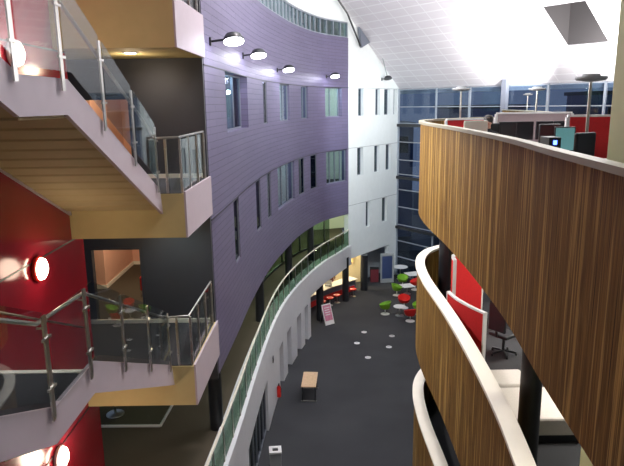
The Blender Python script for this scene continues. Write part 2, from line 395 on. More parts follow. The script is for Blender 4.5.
# columns under and on the deck
def column(name, label, x, y, z0, z1, rad, mat, group=None, sq=False):
    mb = MB()
    if sq: mb.box(x-rad, x+rad, y-rad, y+rad, z0, z1)
    else: mb.lathe([(rad,z0),(rad,z1)], 20, Matrix.Translation((x,y,0)))
    return tag(mb.build(name, mat, smooth=not sq), label, 'column', group)
column('round_column', 'black ground floor column beside the leaning pink sign board', .42, 34.75, 0, 3.0, .22, 'black')
column('round_column', 'black ground floor column in the middle of the cafe counter', 2.18, 38.3, 0, 3.0, .22, 'black')
column('round_column', 'black ground floor column at the right end of the cafe', 3.62, 40.6, 0, 2.55, .26, 'black')
for (x, y, lb) in ((-2.9,16.2,'dark column on the brown deck beside the purple wall bottom corner'), (-2.35,25.2,'dark column on the deck, nearest of those behind the curved railing'),
                   (-1.3,31.6,'dark column on the deck, between two others behind the curved railing'), (-.1,35.6,'dark column on the deck, farthest along the curved railing')):
    column('round_column', lb, x, y, L1, 7.0, .2, 'black')
# deck level glazing and back wall
mb = MB(); strip(PUR, 9., PUR.L, L1, 7.0, 4.6, 4.8, mb); struct(mb.build('wall_deck_back', 'green_cream'), 'greenish cream wall at the back of the deck')
mb = MB(); strip(PUR, 0, PUR.L, 5.72, 7.0, .4, .5, mb); struct(mb.build('trim_4', 'black'))
mb = MB()
for s in (13.5,16.5,19.5,22.2,24.8): strip(PUR, s, s+.07, L1, 5.9, 1.55, 1.63, mb)
strip(PUR, 12, PUR.L, 5.8, 5.9, 1.55, 1.63, mb); strip(PUR, 12, PUR.L, L1, L1+.12, 1.55, 1.63, mb)
f = struct(mb.build('window_%d' % wn, 'black'), 'glazed screen at the back of the deck'); wn += 1
mb = MB(); strip(PUR, 12, PUR.L, L1+.12, 5.8, 1.58, 1.6, mb); mb.build('pane', 'green_glass', f)
for k, s in enumerate((15.0, 18.5, 21.6, 24.2)):
    p = PUR.at(s, 4.55); q = PUR.at(s+.9, 4.55); mb = MB()
    mb.extr([(*p,5.0),(*q,5.0),(*q,5.7),(*p,5.7)], (.02,-.03,0))
    tag(mb.build('wall_picture', 'black'), ['dark framed picture, nearest on the green back wall of the deck','dark framed picture, second along the green back wall of the deck','dark framed picture, third along the green back wall of the deck','dark framed picture, farthest along the green back wall of the deck'][k], 'picture', 'pictures on the deck wall')
# far ground floor: cafe
mb = MB(); mb.extr([(-3.5,41.2,0),(3.75,42.7,0),(3.75,42.7,3.0),(-3.5,41.2,3.0)], (0,.2,0)); struct(mb.build('wall_cafe_back', 'cafe_cream'), 'warm lit wall behind the cafe counter')
mb = MB(); mb.extr([(3.9,43.3,0),(6.0,45.9,0),(6.0,45.9,3.0),(3.9,43.3,3.0)], (-.15,.12,0)); struct(mb.build('wall_recess', 'grey_wall'))
mb = MB(); mb.extr([(3.9,43.3,0),(3.7,41.5,0),(3.7,41.5,3.0),(3.9,43.3,3.0)], (-.1,0,0)); mb.build('wall_recess_side', 'grey_wall')['kind'] = 'structure'
mb = MB(); mb.prism([(-8,33),(-.1,33),(.9,35.4),(2.2,38.2),(2.7,39.8),(6.1,44.2),(6.0,47),(-8,47)], 2.85, 2.97); struct(mb.build('ceiling_cafe', 'white_soft'))
# dark lobby wall and its openings
mb = MB(); holes = [(-5.7,-4.37,L2,9.37),(-5.7,-4.37,L3,13.12)]
U = cuts([h[0] for h in holes]+[h[1] for h in holes], -8.4, -2.58); V = cuts([h[2] for h in holes]+[h[3] for h in holes], 5.7, 20)
holed(mb, lambda u, v, d: (u, 14.95+d, v), U, V, holes, .14); struct(mb.build('wall_lobby', 'dark_wall'), 'dark grey wall behind the stair landings')
for n, (z, z1) in enumerate(((L2,9.37),(L3,13.12))):
    mb = MB()
    for (a, b, c, d) in ((-5.7,-5.66,z,z1),(-4.43,-4.37,z,z1),(-5.66,-4.43,z1-.05,z1)): mb.box(a, b, 14.93, 15.12, c, d)
    struct(mb.build('door_%d' % (n+5), 'dark_wall'), 'opening in the dark wall to the lit corridor')
# corridor behind the openings
mb = MB()
for z in (L2, L3):
    mb.box(-8.4,-6.45,18.0,18.2,z,z+3.3); mb.box(-6.62,-6.45,18.2,20.9,z,z+3.3); mb.box(-6.62,-3.5,20.9,21.1,z,z+3.3)
struct(mb.build('wall_corridor', 'salmon'), 'salmon painted wall of the corridor')
mb = MB()
for z in (L2, L3):
    mb.box(-8.35,-6.42,17.97,18.0,z,z+.12); mb.box(-6.45,-6.42,18.0,20.9,z,z+.12); mb.box(-6.42,-3.6,20.87,20.9,z,z+.12)
struct(mb.build('baseboard_corridor', 'cap_cream'))
mb = MB()
for z in (L2, L3): mb.box(-3.6,-3.5,15.4,21,z,z+3.3); mb.box(-8.4,-8.3,15.4,21,z,z+3.3)
struct(mb.build('wall_corridor_side', 'grey_wall'))
# red stair wall
mb = MB(); mb.box(-5.3,-5.0,-4,12.8,0,20); struct(mb.build('wall_stair', 'red_paint'), 'glossy red wall beside the stairs')
mb = MB()
for z in (6.38, 10.18, 13.98): mb.box(-5.0,-4.992,-4,12.8,z,z+.03)
struct(mb.build('trim_5', 'black'))
# landings
def landing(z, n):
    mb = MB(); t = .93
    mb.prism([(-8.4,12.82),(-5.0,12.82),(-5.0,12.2),(-2.62,12.2),(-2.54,14.93),(-8.4,14.93)], z-t, z-.012)
    o = struct(mb.build('floor_landing_%d' % n, 'plaster_beige'), 'stair landing with beige fascia')
    mb = MB(); mb.prism([(-8.4,12.84),(-4.98,12.84),(-4.98,12.24),(-2.66,12.24),(-2.6,14.9),(-8.4,14.9)], z-.012, z); mb.build('carpet', 'carpet_dark', o)
    mb = MB(); mb.prism([(-2.62,12.2),(-2.54,14.93),(-2.50,14.93),(-2.58,12.2)], z-t, z+.03); mb.build('side_fascia', 'stringer_white', o)
    mb = MB(); mb.box(-8.3,-2.7,14.88,14.94,z,z+.1); struct(mb.build('baseboard_landing_%d' % n, 'cap_cream'))
for n, z in ((2,L2),(3,L3),(4,L4)): landing(z, n)
# downlights in landing soffits
for (z, lb) in ((14.02,'square downlight under the uppermost stair landing'),):
    t = thing('downlight', lb, 'ceiling light', (-3.77,13.15,z))
    mb = MB(); mb.box(-.14,.14,-.12,.12,-.02,-.001); mb.build('housing', 'mesh_white', t)
    mb = MB(); mb.box(-.10,.10,-.08,.08,-.03,-.02); mb.build('diffuser', 'down_glow', t)
# stairs: straight flight from landing z up towards the camera, mid landing, then on up
def stair(z, where):
    t = thing('staircase', 'straight staircase with pale stringer and glass side rising from the %s landing' % where, 'staircase', (0,0,0))
    A = (12.0, z+.12); B = (7.8, z+2.1); Cc = (6.5, z+2.1); D = (2.0, z+4.1)
    hh = .42
    prof = [A, B, Cc, D]
    low = [(12.15, z-.42), (7.7, z+1.66), (6.42, z+1.66), (1.9, z+3.7)]
    for x, nm_ in ((-3.08, 'stringer'), (-4.96, 'stringer')):
        mb = MB(); k_ = 0 if x > -4 else -.13; mb.extr([(x-.03,y,q+k_) for y, q in prof]+[(x-.03,y,q) for y, q in reversed(low)], (.06,0,0)); mb.build(nm_, 'stringer_white', t)
    mb = MB()                          # soffit plate stepped like the treads above it
    x0, x1 = -4.93, -3.11
    n = 12
    def flight(y0, z0_, y1, z1_):
        pts_t = []; pts_b = []
        for k in range(n):
            ya = y0+(y1-y0)*k/n; yb = y0+(y1-y0)*(k+1)/n; za = z0_+(z1_-z0_)*k/n; zb = z0_+(z1_-z0_)*(k+1)/n
            pts_t += [(x0, ya, za), (x0, yb, za)]
            pts_b += [(x0, ya, za-.30), (x0, yb-(yb-ya)*.10, zb-.335), (x0, yb, zb-.30)]
        mb.extr(pts_t+[(x0,y1,z1_)]+pts_b[::-1], (x1-x0,0,0))
    flight(11.95, z, 7.8, z+1.95); flight(6.5, z+1.95, 2.05, z+3.8)
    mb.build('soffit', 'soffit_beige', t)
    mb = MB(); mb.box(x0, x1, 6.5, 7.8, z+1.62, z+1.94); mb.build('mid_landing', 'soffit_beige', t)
    mb = MB(); mb.box(x0, x1, 6.52, 7.72, z+1.94, z+1.955); mb.build('carpet', 'carpet_dark', t)
    mb = MB(); mb.box(x0, x1, 7.72, 7.82, z+1.94, z+1.965); mb.build('nosing', 'cap_cream', t)
    x = -3.0
    def q(y):                           # stringer top
        if y >= 7.8: return z+2.1-(y-7.8)*(1.98/4.2)
        if y >= 6.5: return z+2.1
        return z+2.1+(6.5-y)*(2.0/4.5)
    hr = []
    for (y, dz) in ((12.0,.98),(11.6,1.05),(7.75,1.0),(6.35,1.02),(2.1,1.0)): hr.append((x-.1, y, q(min(y,12))+dz))
    mb = MB(); mb.tube([hr[0]]+hr[1:], .026, 8); mb.build('handrail', 'steel', t, smooth=True)
    mb = MB(); mb.tube([(-4.88,12.0,z+1.0),(-4.88,7.8,z+2.95),(-4.88,6.4,z+2.95),(-4.88,2.2,z+4.8)], .022, 8); mb.build('wall_handrail', 'steel', t, smooth=True)
    ys = [11.75,10.35,8.95,7.55,6.35,5.0,3.6,2.3]
    for y in ys:
        mb = MB(); mb.box(x-.02, x+.0, y-.045, y+.045, q(y)-.15, q(y)+1.12)
        mb.bar((x-.1,y,q(y)+.97),(x,y,q(y)+.97), .02)
        po = mb.build('post', 'steel', t)
        for dz in (.25,.85): mb = MB(); mb.bar((x+.0,y-.1,q(y)+dz),(x+.0,y+.1,q(y)+dz), .03); mb.build('glass_clamp', 'steel', po)
    for a, b in zip(ys, ys[1:]):
        a -= .07; b += .07
        mb = MB(); pl = [(x,a,q(a)+.08),(x,b,q(b)+.08),(x,b,q(b)+1.15),(x,a,q(a)+1.15)]
        if b < 7.8 < a: pl = [(x,a,q(a)+.08),(x,7.8,q(7.8)+.08),(x,b,q(b)+.08),(x,b,q(b)+1.15),(x,7.8,q(7.8)+1.15),(x,a,q(a)+1.15)]
        if b < 6.5 < a: pl = [(x,a,q(a)+.08),(x,6.5,q(6.5)+.08),(x,b,q(b)+.08),(x,b,q(b)+1.15),(x,6.5,q(6.5)+1.15),(x,a,q(a)+1.15)]
        mb.extr(pl, (.012,0,0)); mb.build('glass_panel', 'stair_glass', t)
stair(L2, 'lower'); stair(L3, 'middle')
# landing railings
def land_rail(z, where):
    t = thing('glass_railing', 'short glass railing around the open corner of the %s stair landing' % where, 'railing', (0,0,0))
    P = [(-3.0,12.26),(-2.66,12.26),(-2.6,14.8)]
    mb = MB(); mb.tube([(-3.12,11.75,z+1.12),(-3.1,12.2,z+1.12),(-2.68,12.25,z+1.13),(-2.62,14.8,z+1.13)], .026, 8); mb.build('handrail', 'steel', t, smooth=True)
    for (x, y) in ((-2.95,12.26),(-2.66,12.3),(-2.65,13.1),(-2.63,13.95),(-2.61,14.75)):
        mb = MB(); mb.box(x-.02,x+.02,y-.035,y+.035,z,z+1.1); po = mb.build('post', 'steel', t)
        for dz in (.25,.9): mb = MB(); mb.bar((x,y-.08,z+dz),(x,y+.08,z+dz),.03); mb.build('glass_clamp', 'steel', po)
    mb = MB(); mb.box(-2.92,-2.70,12.255,12.267,z+.06,z+1.08); mb.build('glass_panel', 'stair_glass', t)
    for a, b in ((12.4,13.03),(13.17,13.88),(14.02,14.68)):
        mb = MB(); mb.extr([(-2.655,a,z+.06),(-2.645,b,z+.06),(-2.645,b,z+1.08),(-2.655,a,z+1.08)], (.012,0,0)); mb.build('glass_panel', 'stair_glass', t)
for z, w in ((L2,'lower'),(L3,'middle'),(L4,'uppermost')): land_rail(z, w)
# bulkhead lamps on the red wall
def bulkhead(z, lb):
    t = thing('wall_lamp', lb, 'lamp', (-5.0,10.5,z))
    R = Matrix.Rotation(PI/2, 4, 'Y')
    mb = MB(); mb.lathe([(.10,0),(.21,.005),(.235,.03),(.235,.07),(.21,.09)], 24, R); mb.build('lamp_base', 'red_plastic' if z > 9 and z < 11 else 'mesh_white', t, smooth=True)
    mb = MB(); mb.lathe([(.205,.09),(.19,.13),(.12,.17),(0,.185)], 24, R); mb.build('diffuser', 'lamp_glow', t, smooth=True)
bulkhead(13.8,'glowing round wall lamp on the red wall beside the upper stair flight')
bulkhead(10.05,'glowing round wall lamp on the red wall between the two stair flights')
bulkhead(6.25,'glowing round wall lamp on the red wall below the lower stair flight')
# ---- glazed end wall
G0 = Vector((6.4,44.5)); gd = Vector((.6,-.8)); GL = 24.
def gp(s, off=0.): v = G0+gd*s+Vector((.8,.6))*off; return (v.x, v.y)
mb = MB()
def gv(s, z0, z1, w, d=.12): a = gp(s); mb.bar((*a,z0),(*a,z1), w, d, up=(.8,.6,0))
def gh(z, s0, s1, w=.08): mb.bar((*gp(s0),z),(*gp(s1),z), .12, .055)
for s, w in ((.05,.12),(3.6,.08),(6.4,.12),(9.1,.12),(11.9,.14),(15.2,.12),(18.5,.12),(21.5,.12),(24,.12)): gv(s, 0, 13.85, w)
for z in (.05,1.45,2.7,3.95,5.3,6.6,7.75,8.8,10.1,11.45,12.6,13.8): gh(z, 0, GL, .09)
f = struct(mb.build('window_%d' % wn, 'light_frame'), 'full height glazed end wall of the atrium at dusk'); wn += 1
mb = MB(); mb.extr([(*gp(0,.05),0),(*gp(GL,.05),0),(*gp(GL,.05),13.8),(*gp(0,.05),13.8)], (.01,.01,0)); mb.build('pane', 'night_glass', f)
mb = MB()
for z in (3.75, 7.5, 11.3): mb.bar((*gp(0,-.1),z),(*gp(GL,-.1),z), .16, .20)
mb.build('beam', 'black', f)
mb = MB(); mb.bar((*gp(9.15,-.2),0),(*gp(9.15,-.2),14.4), .34, .3, up=(.8,.6,0)); tag(mb.build('steel_column', 'grey_frame'), 'grey steel column against the end glazing above the office', 'column')
# outside: dusk facade shapes beyond the glass
mb = MB(); mb.box(-30,60,-20,90,-.6,-.31); struct(mb.build('ground_outside', 'black'))
for k, (x, y, w, h) in enumerate(((7,62,6,11.0),(16,58,7,12.6),(27,52,8,13.6),(38,44,9,12.8))):
    t = thing('neighbouring_building', ['dark low block seen through the narrow left strip of end glazing','dark block beyond the glazing behind the seated person','dark block beyond the glazing behind the right floor lamp','dark block beyond the glazing, farthest to the right'][k], 'building', (x,y,-.3))
    mb = MB(); mb.box(-w/2,w/2,-3,3,0,h); mb.build('wall', 'sign_blue', t)
    mb = MB(); mb.box(-w/2-.2,w/2+.2,-3.2,3.2,h,h+.3); mb.build('roof', 'black', t)
    for j in range(3): mb = MB(); mb.box(-w/3+j*w/3-.5,-w/3+j*w/3+.5,-3.05,-3.0,h-2.6,h-1.0); mb.build('window', 'dark_glass', t)
# ---- roof
Z0, K = 13.95, .70
nrm = Vector((.8*K, .6*K, 1)).normalized()
def roofmap(u, v, d):
    p = Vector((6.4+.6*u-.8*v, 44.5-.8*u-.6*v, Z0+K*v)); return tuple(p+nrm*d)
mb = MB(); hole = [(14.25,16.4,2.35,4.75)]
holed(mb, roofmap, cuts([14.25,16.4], -3, 26), cuts([2.35,4.75], -.6, 11.5), hole, .06)
struct(mb.build('ceiling_slope', 'roof_tile'), 'sloping white ceiling of perforated tiles, brightly lit')
lift = lambda p: (p[0], p[1], p[2]+2.6)
mb = MB(); u0, u1, v0, v1 = 14.25, 16.4, 2.35, 4.75
c = [(u0,v0),(u1,v0),(u1,v1),(u0,v1)]
for a, b in zip(c, c[1:]+c[:1]):
    mb.quad([roofmap(*a,.06), roofmap(*b,.06), lift(roofmap(*b,.06)), lift(roofmap(*a,.06))])
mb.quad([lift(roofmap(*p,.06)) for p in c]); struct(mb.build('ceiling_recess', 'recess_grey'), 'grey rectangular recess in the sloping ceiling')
mb = MB(); mb.box(-8.4,22,-4,52,21.9,22.2); struct(mb.build('ceiling', 'white_render'))
# ---- right hand building: slabs, wooden balustrades
UR = cuts(RGT.s, 0, RGT.L)
for n, z in ((1,L1),(2,L2),(3,L3)):
    mb = MB(); e = [RGT.at(t, -.1) for t in UR]
    far = [(20,24),(20,-2)] if n < 3 else [(12.2,36.2),(19.9,25.9),(20,-2)]
    mb.prism(e+far, z-(.45 if n == 3 else .5), z); o = struct(mb.build('floor_right_%d' % n, 'carpet_dark'), 'dark carpeted floor of the right hand building, level %d' % n)
def balustrade(z, cap_mat, lb, cw, top, ct=.06):
    t = thing('wooden_balustrade', lb, 'balustrade', (0,0,0))
    mb = MB(); strip(RGT, 0, RGT.L, z-1.15, top-.06, -.09, .0, mb); mb.build('wood_panel', 'zebrano', t)
    mb = MB(); strip(RGT, 0, RGT.L, top-.06, top, -cw+.04, .05, mb); mb.build('cap', cap_mat, t)
balustrade(L3, 'cap_olive', 'striped wooden balustrade with thin olive cap in front of the office', .13, 12.43)
balustrade(L2, 'cap_cream', 'striped wooden balustrade one floor down with broad cream cap', .24, 8.6)
balustrade(L1, 'cap_cream', 'lowest striped wooden balustrade with curved white cap', .30, 4.8)
mb = MB(); e = [RGT.at(t, -.2) for t in UR]; mb.prism(e+[(20,24),(20,-2)], 10.1, 10.2); struct(mb.build('ceiling_level_2', 'grey_wall'))
mb = MB(); mb.prism(e+[(20,24),(20,-2)], 6.3, 6.4); struct(mb.build('ceiling_level_1', 'grey_wall'))
mb = MB(); mb.box(19.9,20.2,-4,26,0,22); struct(mb.build('wall_right', 'grey_wall'))
mb = MB(); mb.box(-8.4,20.2,-4.3,-4,0,22); struct(mb.build('wall_back', 'grey_wall'))
mb = MB(); mb.prism([(4.2,17.3),(4.2,-2),(4.3,-2),(4.3,17.3)], 0, 3.0); struct(mb.build('wall_right_base', 'grey_wall'))
mb = MB(); mb.prism([(7.6,0),(7.6,15.2),(16,23),(16,23.2),(7.5,15.3),(7.5,0)], L2, 10.1); struct(mb.build('wall_right_inner', 'grey_wall'))
column('square_column', 'cream square column rising past the right edge of the wooden balustrade', 3.37, 5.85, L1, 21.9, .33, 'cream', sq=True)
column('round_column', 'dark column standing beside the pale benches one floor down', 3.27, 8.35, L2, 10.1, .16, 'black')
column('round_column', 'dark column inside the curved nose of the cream capped balustrade', 3.72, 16.3, L2, 10.1, .17, 'black')
# ================================================================ THINGS
# floodlights on the purple wall
def flood(i, s, z, off, lb, path=PUR, on=True):
    p = path.at(s, 0); d = path.dir(s)
    n = Vector((d.y, -d.x, 0))          # towards the atrium
    t = thing('wall_floodlight', lb, 'lamp', (p[0], p[1], z), 0, 'floodlights on the purple wall' if on else None)
    mb = MB(); mb.box(-.04,.04,-.08,.08,-.1,.1); q = n*off*.6; mb.bar((0,0,0), tuple(q+Vector((0,0,.04))), .05); mb.build('bracket', 'black', t)
    c = n*off; ax = (Vector((.02,-.26,0))+n*.08+Vector((0,0,-.95))).normalized()
    rot = ax.to_track_quat('Z','Y').to_matrix().to_4x4(); rot.translation = c
    mb = MB(); mb.lathe([(.10,-.2),(.20,-.17),(.27,-.06),(.27,.0)] , 20, rot); mb.build('housing', 'black', t, smooth=True)
    if on:
        mb = MB(); mb.lathe([(.255,.0),(.25,.03),(0,.06)], 20, rot); mb.build('lamp_face', 'flood_glow', t, smooth=True)
        w = Vector(t.location)+c+ax*.12
        L = bpy.data.lights.new('flood_spot', 'SPOT'); L.energy = FLOOD*(8.5 if i == 0 else 2 if i == 1 else .7); L.color = (.96,.92,.90); L.spot_size = 1.9 if i < 2 else 2.5; L.spot_blend = .8; L.shadow_soft_size = .2
        lo = bpy.data.objects.new('flood_spot', L); COL.objects.link(lo); lo.location = w; lo.rotation_euler = (Vector((.92,-.12,-.36)) if i < 2 else Vector((.45,.1,-1))).to_track_quat('-Z','Y').to_euler()
        L = bpy.data.lights.new('flood_halo', 'POINT'); L.energy = 14; L.color = (.72,.72,1); L.shadow_soft_size = .15
        lo = bpy.data.objects.new('flood_halo', L); COL.objects.link(lo); lo.location = w-Vector((.1,0,.1))
FLOOD = 420
flood(0, 1.2, 14.5, .62, 'lit floodlight on a bracket, nearest on the purple wall')
flood(1, 6.5, 14.55, .55, 'lit floodlight on a bracket, second nearest on the purple wall')
flood(2, 13.8, 14.45, .55, 'lit floodlight on a bracket, third along the purple wall')
flood(3, 23.0, 14.5, .6, 'lit floodlight on a bracket above the last upper window of the purple wall')
flood(4, 4.1, 14.5, .5, 'unlit dark spotlight on the white wall under a thin rod', WHI, False)
p = WHI.at(3.1, -.3); q = WHI.at(4.1, -.45)
mb = MB(); mb.tube([(*p,17.0),(*q,14.6)], .035, 6); tag(mb.build('hanging_rod', 'grey_wall'), 'thin rod running down the white wall to the unlit spotlight', 'rod')
# roof bracket at the seam
t = thing('roof_bracket', 'dark triangular steel bracket where ceiling meets the white wall', 'bracket', (0,0,0))
a = WHI.at(.95,-.1); b = WHI.at(2.75,-.1); c_ = WHI.at(1.0,-.1)
mb = MB(); mb.extr([(*WHI.at(.9,-.1),17.7),(*WHI.at(2.7,-.1),17.0),(*WHI.at(1.2,-.1),16.4)], (.12,-.1,0)); mb.build('plate', 'grey_frame', t)
mb = MB(); mb.tube([(*WHI.at(1.1,-.2),16.5),(2.35,38.7,18.3),(1.5,37.8,19.3)], .06, 6); mb.build('strut', 'black', t)
# extinguisher
p = SLB.at(21.3, -.26); t = thing('fire_extinguisher', 'red fire extinguisher mounted low on the white curved wall', 'fire extinguisher', (p[0],p[1],.35))
mb = MB(); mb.lathe([(.05,0),(.09,.02),(.09,.45),(.06,.52),(.03,.56)], 14); mb.build('body', 'red_plastic', t, smooth=True)
mb = MB(); mb.box(-.03,.03,-.08,.04,.56,.62); mb.tube([(0,-.05,.58),(.1,-.08,.45),(.09,-.05,.25)], .012, 6); mb.build('valve', 'black', t)
p = SLB.at(20.6, -.14); t = thing('wall_switch', 'small dark panel high on the white curved wall', 'wall panel', (p[0],p[1],2.3)); mb = MB(); mb.box(0,.03,-.1,.1,0,.25); mb.build('plate', 'black', t); mb = MB(); mb.box(.03,.04,-.05,.05,.06,.18); mb.build('button', 'grey_frame', t)
# wooden bench table on ground floor
t = thing('bench_table', 'long narrow pale wood table alone on the dark carpet', 'table', (-.2,25.1,0), math.radians(-4))
mb = MB(); mb.box(-.33,.33,-.75,.75,.71,.76); mb.build('tabletop', 'pale_wood', t, bevel=.01)
for sy in (-1,1):
    for sx in (-1,1): mb = MB(); mb.bar((sx*.28,sy*.62,.71),(sx*.28,sy*.62,.03),.04); mb.build('leg', 'black', t)
    mb = MB(); mb.box(-.34,.34,sy*.62-.03,sy*.62+.03,0,.03); mb.build('foot_bar', 'steel', t)
# waste bin
t = thing('waste_bin', 'square white bin with black opening at the foot of the white wall', 'bin', (-1.42,19.3,0), .1)
mb = MB(); mb.box(-.2,.2,-.2,.2,0,.82); mb.build('body', 'grey_wall', t, bevel=.02)
mb = MB()
for (a, b, c, d) in ((-.22,.22,-.22,-.1),(-.22,.22,.1,.22),(-.22,-.1,-.1,.1),(.1,.22,-.1,.1)): mb.box(a, b, c, d, .82, .88)
mb.build('lid', 'mesh_white', t)
mb = MB(); mb.box(-.1,.1,-.1,.1,.815,.83); mb.build('opening', 'black', t)
# leaning sign board
t = thing('sign_board', 'pink and white leaning sign board on the carpet near the cafe', 'sign', (1.0,33.9,0), math.radians(35))
def lean(): return Matrix.Rotation(math.radians(-20), 4, 'X')
mb = MB(); mb.box(-.33,.33,-.02,.02,.0,1.25, lean()); mb.build('board', 'mesh_white', t)
mb = MB(); mb.box(-.27,.27,-.03,-.02,.25,1.18, lean()); mb.build('poster', 'pink_print', t)
mb = MB()
for k in range(4): mb.box(-.2,.2-.05*(k%2),-.036,-.03,1.0-.14*k,1.05-.14*k, lean())
mb.build('print_lines', 'mesh_white', t)
mb = MB(); mb.bar((-.28,.62,0),(-.28,.42,1.0),.03); mb.bar((.28,.62,0),(.28,.42,1.0),.03); mb.build('rear_leg', 'steel', t)
# tub chairs
def tub(name, mat, label, loc, rz):
    t = thing(name, label, 'chair', loc, rz, None)
    mb = MB()
    n = 20; inner = []; outer = []
    prof_o = [(.12,.36),(.27,.39),(.34,.48),(.37,.60)]; prof_i = [(.35,.60),(.31,.50),(.24,.44),(.0,.43)]
    rings = []
    for (r, z) in prof_o+prof_i:
        ring = []
        for i in range(n):
            a = 2*PI*i/n; back = .5-.5*math.cos(a)      # back at a=pi (-x)
            zz = z + (.24*back if z >= .59 else (.10*back if z >= .475 else 0))
            ring.append(mb.vert((r*math.cos(a), r*math.sin(a)*1.08, zz)))
        rings.append(ring)
    for A, B in zip(rings, rings[1:]):
        for i in range(n): mb.face([A[i],A[(i+1)%n],B[(i+1)%n],B[i]])
    mb.face(rings[0][::-1])
    mb.build('seat_shell', mat, t, smooth=True)
    mb = MB(); mb.lathe([(.28,0),(.28,.015),(.06,.045),(.03,.07),(.03,.37)], 18); mb.build('pedestal', 'mesh_white', t, smooth=True)
    return t
g = tub('tub_chair', 'green_plastic', 'green tub chair standing alone at the left of the red chairs', (4.5,35.6,0), PI*.9)
r_ = tub('tub_chair', 'red_plastic', 'red tub chair behind the small round white table', (5.85,36.7,0), -PI/2)
dup(g, (6.45,41.3,0), -PI/2, 'green tub chair behind the square white table beside a red chair')
dup(g, (5.75,39.3,0), 0, 'green tub chair at the left side of the square white table')
dup(g, (6.55,35.6,0), PI, 'green tub chair beside the red chairs, half hidden by the wooden balustrade')
dup(r_, (5.85,34.3,0), PI*.6, 'red tub chair in front of the small round white table, nearest of all chairs')
dup(r_, (7.2,40.5,0), PI, 'red tub chair farthest from the camera, beside the white square table')
def table(name, lb, x, y, h, shape, w):
    t = thing(name, lb, 'table', (x,y,0), .3); mb = MB()
    if shape == 'round': mb.lathe([(w,h-.03),(w+.01,h-.015),(w,h)], 28)
    else: mb.box(-w,w,-w,w,h-.03,h)
    mb.build('tabletop', 'mesh_white', t)
    mb = MB(); mb.lathe([(.26,0),(.26,.015),(.04,.04),(.03,.06),(.03,h-.03)], 16); mb.build('pedestal', 'steel', t, smooth=True)
table('round_table', 'small round white table between the two nearest red chairs', 5.35,35.3,.6,'round',.38)
table('square_table', 'square white table in front of the farther green chairs', 6.5,39.6,.6,'square',.42)
table('square_table', 'square white table farther back, right of the round one', 7.3,42.0,.74,'square',.5)
table('round_table', 'large round white table beside the end glazing', 6.9,42.95,.74,'round',.6) if False else table('round_table', 'large round white table farthest away beside the end glazing', 6.55,43.2,.95,'round',.55)
# floor socket covers
for k, (x, y) in enumerate(((2.92,32.6),(4.44,31.96),(2.39,31.0),(4.07,30.4),(2.81,29.07))):
    mb = MB(); mb.lathe([(.16,0),(.16,.012),(.13,.02)], 16, Matrix.Translation((x,y,0))); mb.m = 1
    for i in range(3): mb.box(x-.09+.06*i, x-.06+.06*i, y-.03, y+.03, .02, .026)
    tag(mb.build('floor_socket', ['mesh_white','black']), ['round white floor socket, farthest left of the group on the carpet','round white floor socket, farthest right of the group on the carpet','round white floor socket, nearest to the white wall','round white floor socket, in the right hand middle of the group','round white floor socket, nearest to the camera'][k], 'floor socket', 'floor sockets')
# glazed notice panel at white pier, dark red bin
t = thing('notice_panel', 'framed dark blue standing panel beside the white pier', 'panel', (5.45,42.35,0), math.radians(8))
mb = MB()
for (a, b, c, d) in ((-.5,-.38,0,2.2),(.38,.5,0,2.2),(-.38,.38,2.0,2.2),(-.38,.38,0,.3)): mb.box(a, b, -.05, .05, c, d)
mb.build('frame', 'grey_wall', t); mb = MB(); mb.box(-.38,.38,-.02,.02,.3,2.0); mb.build('panel', 'sign_blue', t)
t = thing('litter_bin', 'dark red bin against the grey recess wall beyond the cafe', 'bin', (4.55,42.6,0)); mb = MB(); mb.box(-.3,.3,-.2,.2,0,1.0); mb.build('body', 'cloth_red', t, bevel=.02); mb = MB(); mb.box(-.32,.32,-.22,.22,1.0,1.06); mb.build('lid', 'black', t)
# cafe counter
t = thing('cafe_counter', 'curved white topped cafe counter with red front', 'counter', (0,0,0))
CP = Path(cr([(-.3,36.5),(.55,37.75),(1.3,38.65),(2.15,39.55),(3.1,40.5)]))
mb = MB(); strip(CP, 0, CP.L, .84, .90, -.1, .7, mb); mb.build('worktop', 'cap_cream', t)
mb = MB(); strip(CP, 0, CP.L, .0, .84, .1, .5, mb); mb.build('body', 'grey_frame', t)
mb = MB(); strip(CP, .2, CP.L-.2, .05, .40, .04, .1, mb); mb.build('front_panel', 'red_plastic', t)
for k, (s, lb) in enumerate(((1.1,'dark bottle standing on the left half of the cafe counter'),(1.6,'second dark bottle on the cafe counter, nearer its middle'))):
    p = CP.at(s, .3); mb = MB(); mb.lathe([(.045,0),(.045,.2),(.015,.27),(.015,.33)], 12); o = tag(mb.build('bottle', 'black', smooth=True, loc=(p[0],p[1],.90)), lb, 'bottle', 'bottles on the cafe counter')
p = CP.at(2.6, .25); t = thing('till', 'white till on the cafe counter left of the middle black column', 'till', (p[0],p[1],.90), -.5)
mb = MB(); mb.box(-.2,.2,-.15,.15,0,.12); mb.build('base', 'mesh_white', t); mb = MB(); mb.box(-.2,.2,-.02,.02,.12,.42, Matrix.Rotation(-.3,4,'X')); mb.build('screen', 'mesh_white', t)
for k, (x, y, lb) in enumerate(((.6,36.7,'red stool left of the middle column in front of the cafe counter'),(1.1,37.4,'red stool midway along the cafe counter'),(1.6,37.95,'red stool just left of the middle black column'),(2.75,39.2,'red stool right of the middle black column'))):
    t = thing('cafe_stool', lb, 'stool', (x,y,0), 0, 'red stools at the cafe')
    mb = MB(); mb.lathe([(.0,.46),(.2,.46),(.24,.5),(.24,.54),(.2,.56),(0,.56)], 18); mb.build('seat', 'red_plastic', t, smooth=True)
    mb = MB(); mb.lathe([(.2,0),(.2,.015),(.03,.03),(.03,.46)], 14); mb.build('pedestal', 'steel', t, smooth=True)
